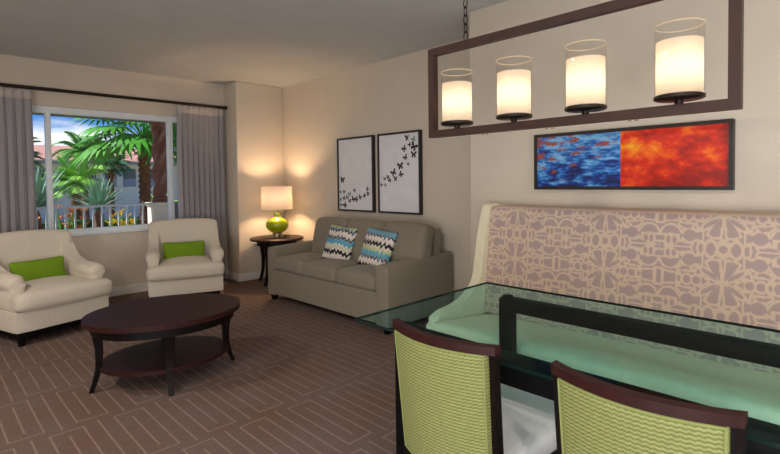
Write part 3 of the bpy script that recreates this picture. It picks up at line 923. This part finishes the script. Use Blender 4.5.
# ------------------------------------------------------------------ dining table
dt = thing('dining_table', 'long glass-topped dining table on black wooden frame before the banquette', 'table', (1.94, .62, 0))
gx, gy0, gy1 = .53, -1.02, 1.045
bm = B((-gx, gy0, .738), (gx, gy1, .75))
for f in bm.faces:
    if abs(f.normal.z) < .5: f.material_index = 1
link('glass_top', bm, ['glass_table', 'glass_edge'], dt, smooth=False)
for x, ye, zb in ((-.40, .885, .622), (.355, .83, .655)):
    fr = link('base_frame', B((x-.036, -.85, zb), (x+.036, ye, .732), .014), 'black_wood', dt)
    for y in (ye-.038, -.81):
        link('leg', B((x-.0375, y-.0375, 0), (x+.0375, y+.0375, .70), .012), 'black_wood', dt)
    for y in (ye-.038, -.81):
        link('glass_pad', lathe(bmesh.new(), [(.03, .728), (.03, .738)], 20, (x, y)), 'black_wood', dt)
link('stretcher', B((-.40, -.85, .04), (.34, -.80, .10), .01), 'black_wood', dt)

# ------------------------------------------------------------------ dining chairs
def curve_y(x, hw=.205, bulge=.055): return -bulge*(1-(x/hw)**2)
def curved_slab(bm, x0, x1, z0, z1, t0, t1, n=20, nz=1, bulge=.055, round_=0):
    """panel following the back curve; t0..t1 local y offsets"""
    g = {}
    for i in range(n+1):
        x = x0+(x1-x0)*i/n; cy = curve_y(x, .205, bulge)
        for j in range(nz+1):
            z = z0+(z1-z0)*j/nz
            e = min((x-x0), (x1-x), (z-z0), (z1-z)); k = 0
            if round_: k = round_*(1-min(1, e/round_))**2*.6
            g[i, j, 0] = bm.verts.new((x, cy+t0+k, z)); g[i, j, 1] = bm.verts.new((x, cy+t1-k, z))
    for i in range(n):
        for j in range(nz):
            bm.faces.new([g[i, j, 0], g[i+1, j, 0], g[i+1, j+1, 0], g[i, j+1, 0]]); bm.faces.new([g[i, j, 1], g[i, j+1, 1], g[i+1, j+1, 1], g[i+1, j, 1]])
    for i in range(n):
        for j in (0, nz): bm.faces.new([g[i, j, 0], g[i, j, 1], g[i+1, j, 1], g[i+1, j, 0]])
    for j in range(nz):
        for i in (0, n): bm.faces.new([g[i, j, 0], g[i, j+1, 0], g[i, j+1, 1], g[i, j, 1]])
    return bm
def dining_chair(label, loc, rz):
    r = thing('dining_chair', label, 'chair', loc, rz, 'dining chairs along the glass table')
    for s in (-1, 1):
        bm = bmesh.new()
        sqtube(bm, [((s*.195, -.075, 0), .012, .014), ((s*.195, -.03, .2), .013, .017), ((s*.195, -.0, .43), .0125, .017), ((s*.196, -.0, .878), .011, .013)])
        bmesh.ops.bevel(bm, geom=bm.edges[:], offset=.003, segments=2, affect='EDGES'); link('rear_leg', bm, 'espresso', r)
        bm = sqtube(bmesh.new(), [((s*.185, .565, 0), .014, .014), ((s*.19, .565, .41), .021, .021)])
        bmesh.ops.bevel(bm, geom=bm.edges[:], offset=.003, segments=2, affect='EDGES'); link('front_leg', bm, 'espresso', r)
    bm = curved_slab(bmesh.new(), -.208, .208, .862, .888, -.016, .016)
    bmesh.ops.bevel(bm, geom=[e for e in bm.edges if e.calc_face_angle(0) > .7], offset=.004, segments=2, affect='EDGES')
    link('top_rail', bm, 'espresso_top', r)
    link('bottom_rail', curved_slab(bmesh.new(), -.19, .19, .405, .448, -.012, .012), 'espresso', r)
    bm = curved_slab(bmesh.new(), -.182, .182, .445, .862, -.020, .026, 44, 44, round_=.012)
    link('back_panel', bm, 'lime_weave', r, angle=60)
    pts = []
    hwp, z0, z1 = .1785, .449, .858
    for t in range(0, 20): pts.append((-hwp+2*hwp*t/20, z0))
    for t in range(0, 20): pts.append((hwp, z0+(z1-z0)*t/20))
    for t in range(0, 20): pts.append((hwp-2*hwp*t/20, z1))
    for t in range(0, 21): pts.append((-hwp, z1-(z1-z0)*t/20))
    bm = bmesh.new(); tube(bm, [(x, curve_y(x)-.0175, z) for x, z in pts], .0042, 7, False); link('piping', bm, 'piping_green', r)
    bm = bmesh.new()
    def tap(co):
        co.x *= 1+.06*(co.y/.25); return co
    rbox(bm, (0, .335, .455), (.40, .62, .08), .026, 12, (0, 0, .016), tap); link('seat', bm, 'grey_seat', r)
    bm = bmesh.new(); box(bm, (-.18, .02, .36), (.18, .57, .42), .004); link('seat_rail', bm, 'espresso', r)
    for ch_ in r.children:       # the back rakes away from the table towards its top and narrows downwards
        if ch_.name.split('.')[0] in ('rear_leg', 'top_rail', 'bottom_rail', 'back_panel', 'piping'):
            for v in ch_.data.vertices:
                t = (.87-v.co.z)/.43
                v.co.y += .04*max(0, min(1.3, t)); v.co.x *= 1-.045*max(0, min(1, t))
    return r
dining_chair('lime green dining chair with dark frame, the left of the two at the glass table', (1.19, .975, 0), radians(-90))
dining_chair('lime green dining chair with dark frame, the right of the two at the glass table', (1.19, .388, 0), radians(-90))

# ------------------------------------------------------------------ linear chandelier
ch = thing('linear_chandelier', 'rectangular bronze frame chandelier with four candle shades above the dining table', 'chandelier', (1.93, .975, 1.592))
hy, HH, tt = .664, .455, .036; hx = .018
bm = bmesh.new()
box(bm, (-hx, -hy, 0), (hx, hy, tt)); box(bm, (-hx, -hy, HH-tt), (hx, hy, HH)); box(bm, (-hx, -hy, tt), (hx, -hy+tt, HH-tt)); box(bm, (-hx, hy-tt, tt), (hx, hy, HH-tt))
link('frame', bm, 'bronze', ch, smooth=False)
ys = [1.468, 1.150, .826, .493]
for i, y in enumerate(ys):
    yl = y-.975
    sh = link('shade_holder', lathe(bmesh.new(), [(0, .036), (.014, .036), (.014, .05), (.072, .052), (.08, .056), (.08, .066), (.072, .07), (0, .07)], 36, (0, yl), cap=False), 'dark_metal', ch)
    bm = lathe(bmesh.new(), [(.0765, .068), (.0765, .312)], 48, (0, yl), cap=False)
    link('glass_shade', bm, 'glass_clear', ch)
    bm = bmesh.new(); tube(bm, [(.0765*cos(2*pi*k/48), yl+.0765*sin(2*pi*k/48), .312) for k in range(49)], .0022, 6, False)
    link('glass_rim', bm, 'frost', ch)
    bm = lathe(bmesh.new(), [(.0735, .070), (.0735, .256)], 48, (0, yl), cap=False)
    link('frosted_sleeve', bm, 'frost', ch)
    bm = bmesh.new(); bmesh.ops.create_uvsphere(bm, u_segments=16, v_segments=12, radius=.015)
    bmesh.ops.translate(bm, verts=bm.verts, vec=(0, yl, .175)); link('bulb', bm, 'bulb', ch)
    link('candle_stem', lathe(bmesh.new(), [(.011, .07), (.011, .14)], 12, (0, yl)), 'mat_white', ch)
for y in (-.33, .005, .33):
    for d in (-.012, .012):
        bm = bmesh.new(); bmesh.ops.create_uvsphere(bm, u_segments=8, v_segments=6, radius=.006)
        bmesh.ops.translate(bm, verts=bm.verts, vec=(0, y+d, -.003)); link('screw', bm, 'brass_pin', ch)
for y in (.437, -.437):
    bm = bmesh.new(); z = HH; k = 0
    while z < CEIL-1.592-.03:
        pts = []
        for i in range(17):
            a = 2*pi*i/16; X = .011*cos(a); Z = .024*sin(a)
            pts.append((X if k % 2 else 0, y+(0 if k % 2 else X), z+.022+Z))
        tube(bm, pts, .0028, 6, False); z += .040; k += 1
    link('chain', bm, 'dark_metal', ch)
    link('ceiling_canopy', lathe(bmesh.new(), [(0, CEIL-1.592-.03), (.05, CEIL-1.592-.028), (.06, CEIL-1.592-.005), (.06, CEIL-1.592)], 24, (0, y), cap=False), 'dark_metal', ch)

# ------------------------------------------------------------------ lights
def light(name, kind, loc, energy, color=(1, 1, 1), size=.1, rot=None, size_y=None, spread=None):
    l = bpy.data.lights.new(name, kind); l.energy = energy; l.color = color
    if kind == 'AREA':
        l.shape = 'RECTANGLE' if size_y else 'DISK'; l.size = size
        if size_y: l.size_y = size_y
        if spread: l.spread = spread
    elif kind == 'SUN': l.angle = radians(size)
    else: l.shadow_soft_size = size
    o = bpy.data.objects.new(name, l); COL.objects.link(o); o.location = loc
    if rot: o.rotation_euler = rot
    return o
WARM = (1.0, .72, .46)
light('lamp_bulb_light', 'POINT', (LX, LY, .618+.53), 36, (1, .65, .36), .05)
for y in ys: light('chandelier_bulb_light', 'POINT', (1.93, y, 1.592+.160), .50, (1, .86, .68), .028)
# unseen area lights added behind the camera as cool room fill
light('west_fill_light', 'AREA', (XW+.06, -.8, 1.3), 215, (.95, .98, 1), 2.6, (0, radians(-105), 0), 2.0)
light('south_fill_light', 'AREA', (.6, YB+.06, 1.3), 70, (.97, .98, 1), 3.0, (radians(105), 0, 0), 2.0)  # added fill from the rear wall, which has no opening
# invented ceiling lights out of view, added as warm fill
for x, y in ((-.3, -.9), (-.9, 1.6), (-.9, 3.8)):
    c = tag(link('added_downlight', lathe(bmesh.new(), [(.06, CEIL-.001), (.085, CEIL-.012), (.09, CEIL-.001)], 28, cap=False), 'trim'), 'round white ceiling ring, added with an invented fill lamp out of view', 'added ceiling light', 'added fill lights')
    c.location = (x, y, 0)
    light('added_fill_lamp', 'AREA', (x, y, CEIL-.02), 32, (1, .9, .78), .12)
# sun on the garden, from over our roof
light('sun', 'SUN', (0, 0, 20), 5.5, (1, .96, .88), 1.0, Vector((-.9, .22, 1.0)).to_track_quat('Z', 'Y').to_euler())

w = bpy.data.worlds.new('sky'); SC.world = w; w.use_nodes = True; nt = w.node_tree; bg = nt.nodes['Background']
tc_ = nt.nodes.new('ShaderNodeTexCoord'); sp = nt.nodes.new('ShaderNodeSeparateXYZ'); nt.links.new(tc_.outputs['Generated'], sp.inputs[0])
sky = ramp(nt, sp.outputs[2], [(.0, lin((206, 222, 240))), (.05, lin((120, 172, 226))), (.14, lin((52, 118, 200))), (.6, lin((30, 80, 168)))])
mp = nt.nodes.new('ShaderNodeMapping'); mp.inputs['Scale'].default_value = (1, 1, 4.2); mp.inputs['Location'].default_value = (.2, .35, .1); mp.inputs['Rotation'].default_value = (0, radians(18), 0)
nt.links.new(tc_.outputs['Generated'], mp.inputs[0])
cl = E_(nt, noise_fac(nt, mp.outputs[0], 3.0, 6, .58)) - (E_(nt, sp.outputs[2]) * .9) + .02
cf = ramp(nt, cl.s, [(.40, (0, 0, 0, 1)), (.56, (1, 1, 1, 1))])
mx = nt.nodes.new('ShaderNodeMix'); mx.data_type = 'RGBA'; nt.links.new(cf, mx.inputs['Factor']); nt.links.new(sky, mx.inputs['A']); mx.inputs['B'].default_value = lin((246, 246, 250))
nt.links.new(mx.outputs['Result'], bg.inputs[0]); bg.inputs[1].default_value = 1.2

# ------------------------------------------------------------------ camera (from perspective analysis of the photograph)
cam = bpy.data.cameras.new('camera'); co = bpy.data.objects.new('camera', cam); COL.objects.link(co); SC.camera = co
F = 481.84; cam.sensor_fit = 'HORIZONTAL'; cam.sensor_width = 36; cam.lens = F/780*36
cam.shift_y = -(227-195.288)/780; cam.clip_start = .02; cam.clip_end = 300
rr = Vector((0.71004084, -0.70404711, -0.01263628)); uu = Vector((0.02939004, 0.01170117, 0.99949953)); ff = Vector((0.7035469, 0.71005686, -0.02900029))
R = Matrix((rr, uu, -ff)).transposed().to_4x4(); R.translation = Vector((0, 0, 1.37)); co.matrix_world = R

vs = SC.view_settings; vs.view_transform = 'Standard'; vs.look = 'None'; vs.gamma = 1; vs.use_curve_mapping = False; vs.exposure = 0.1
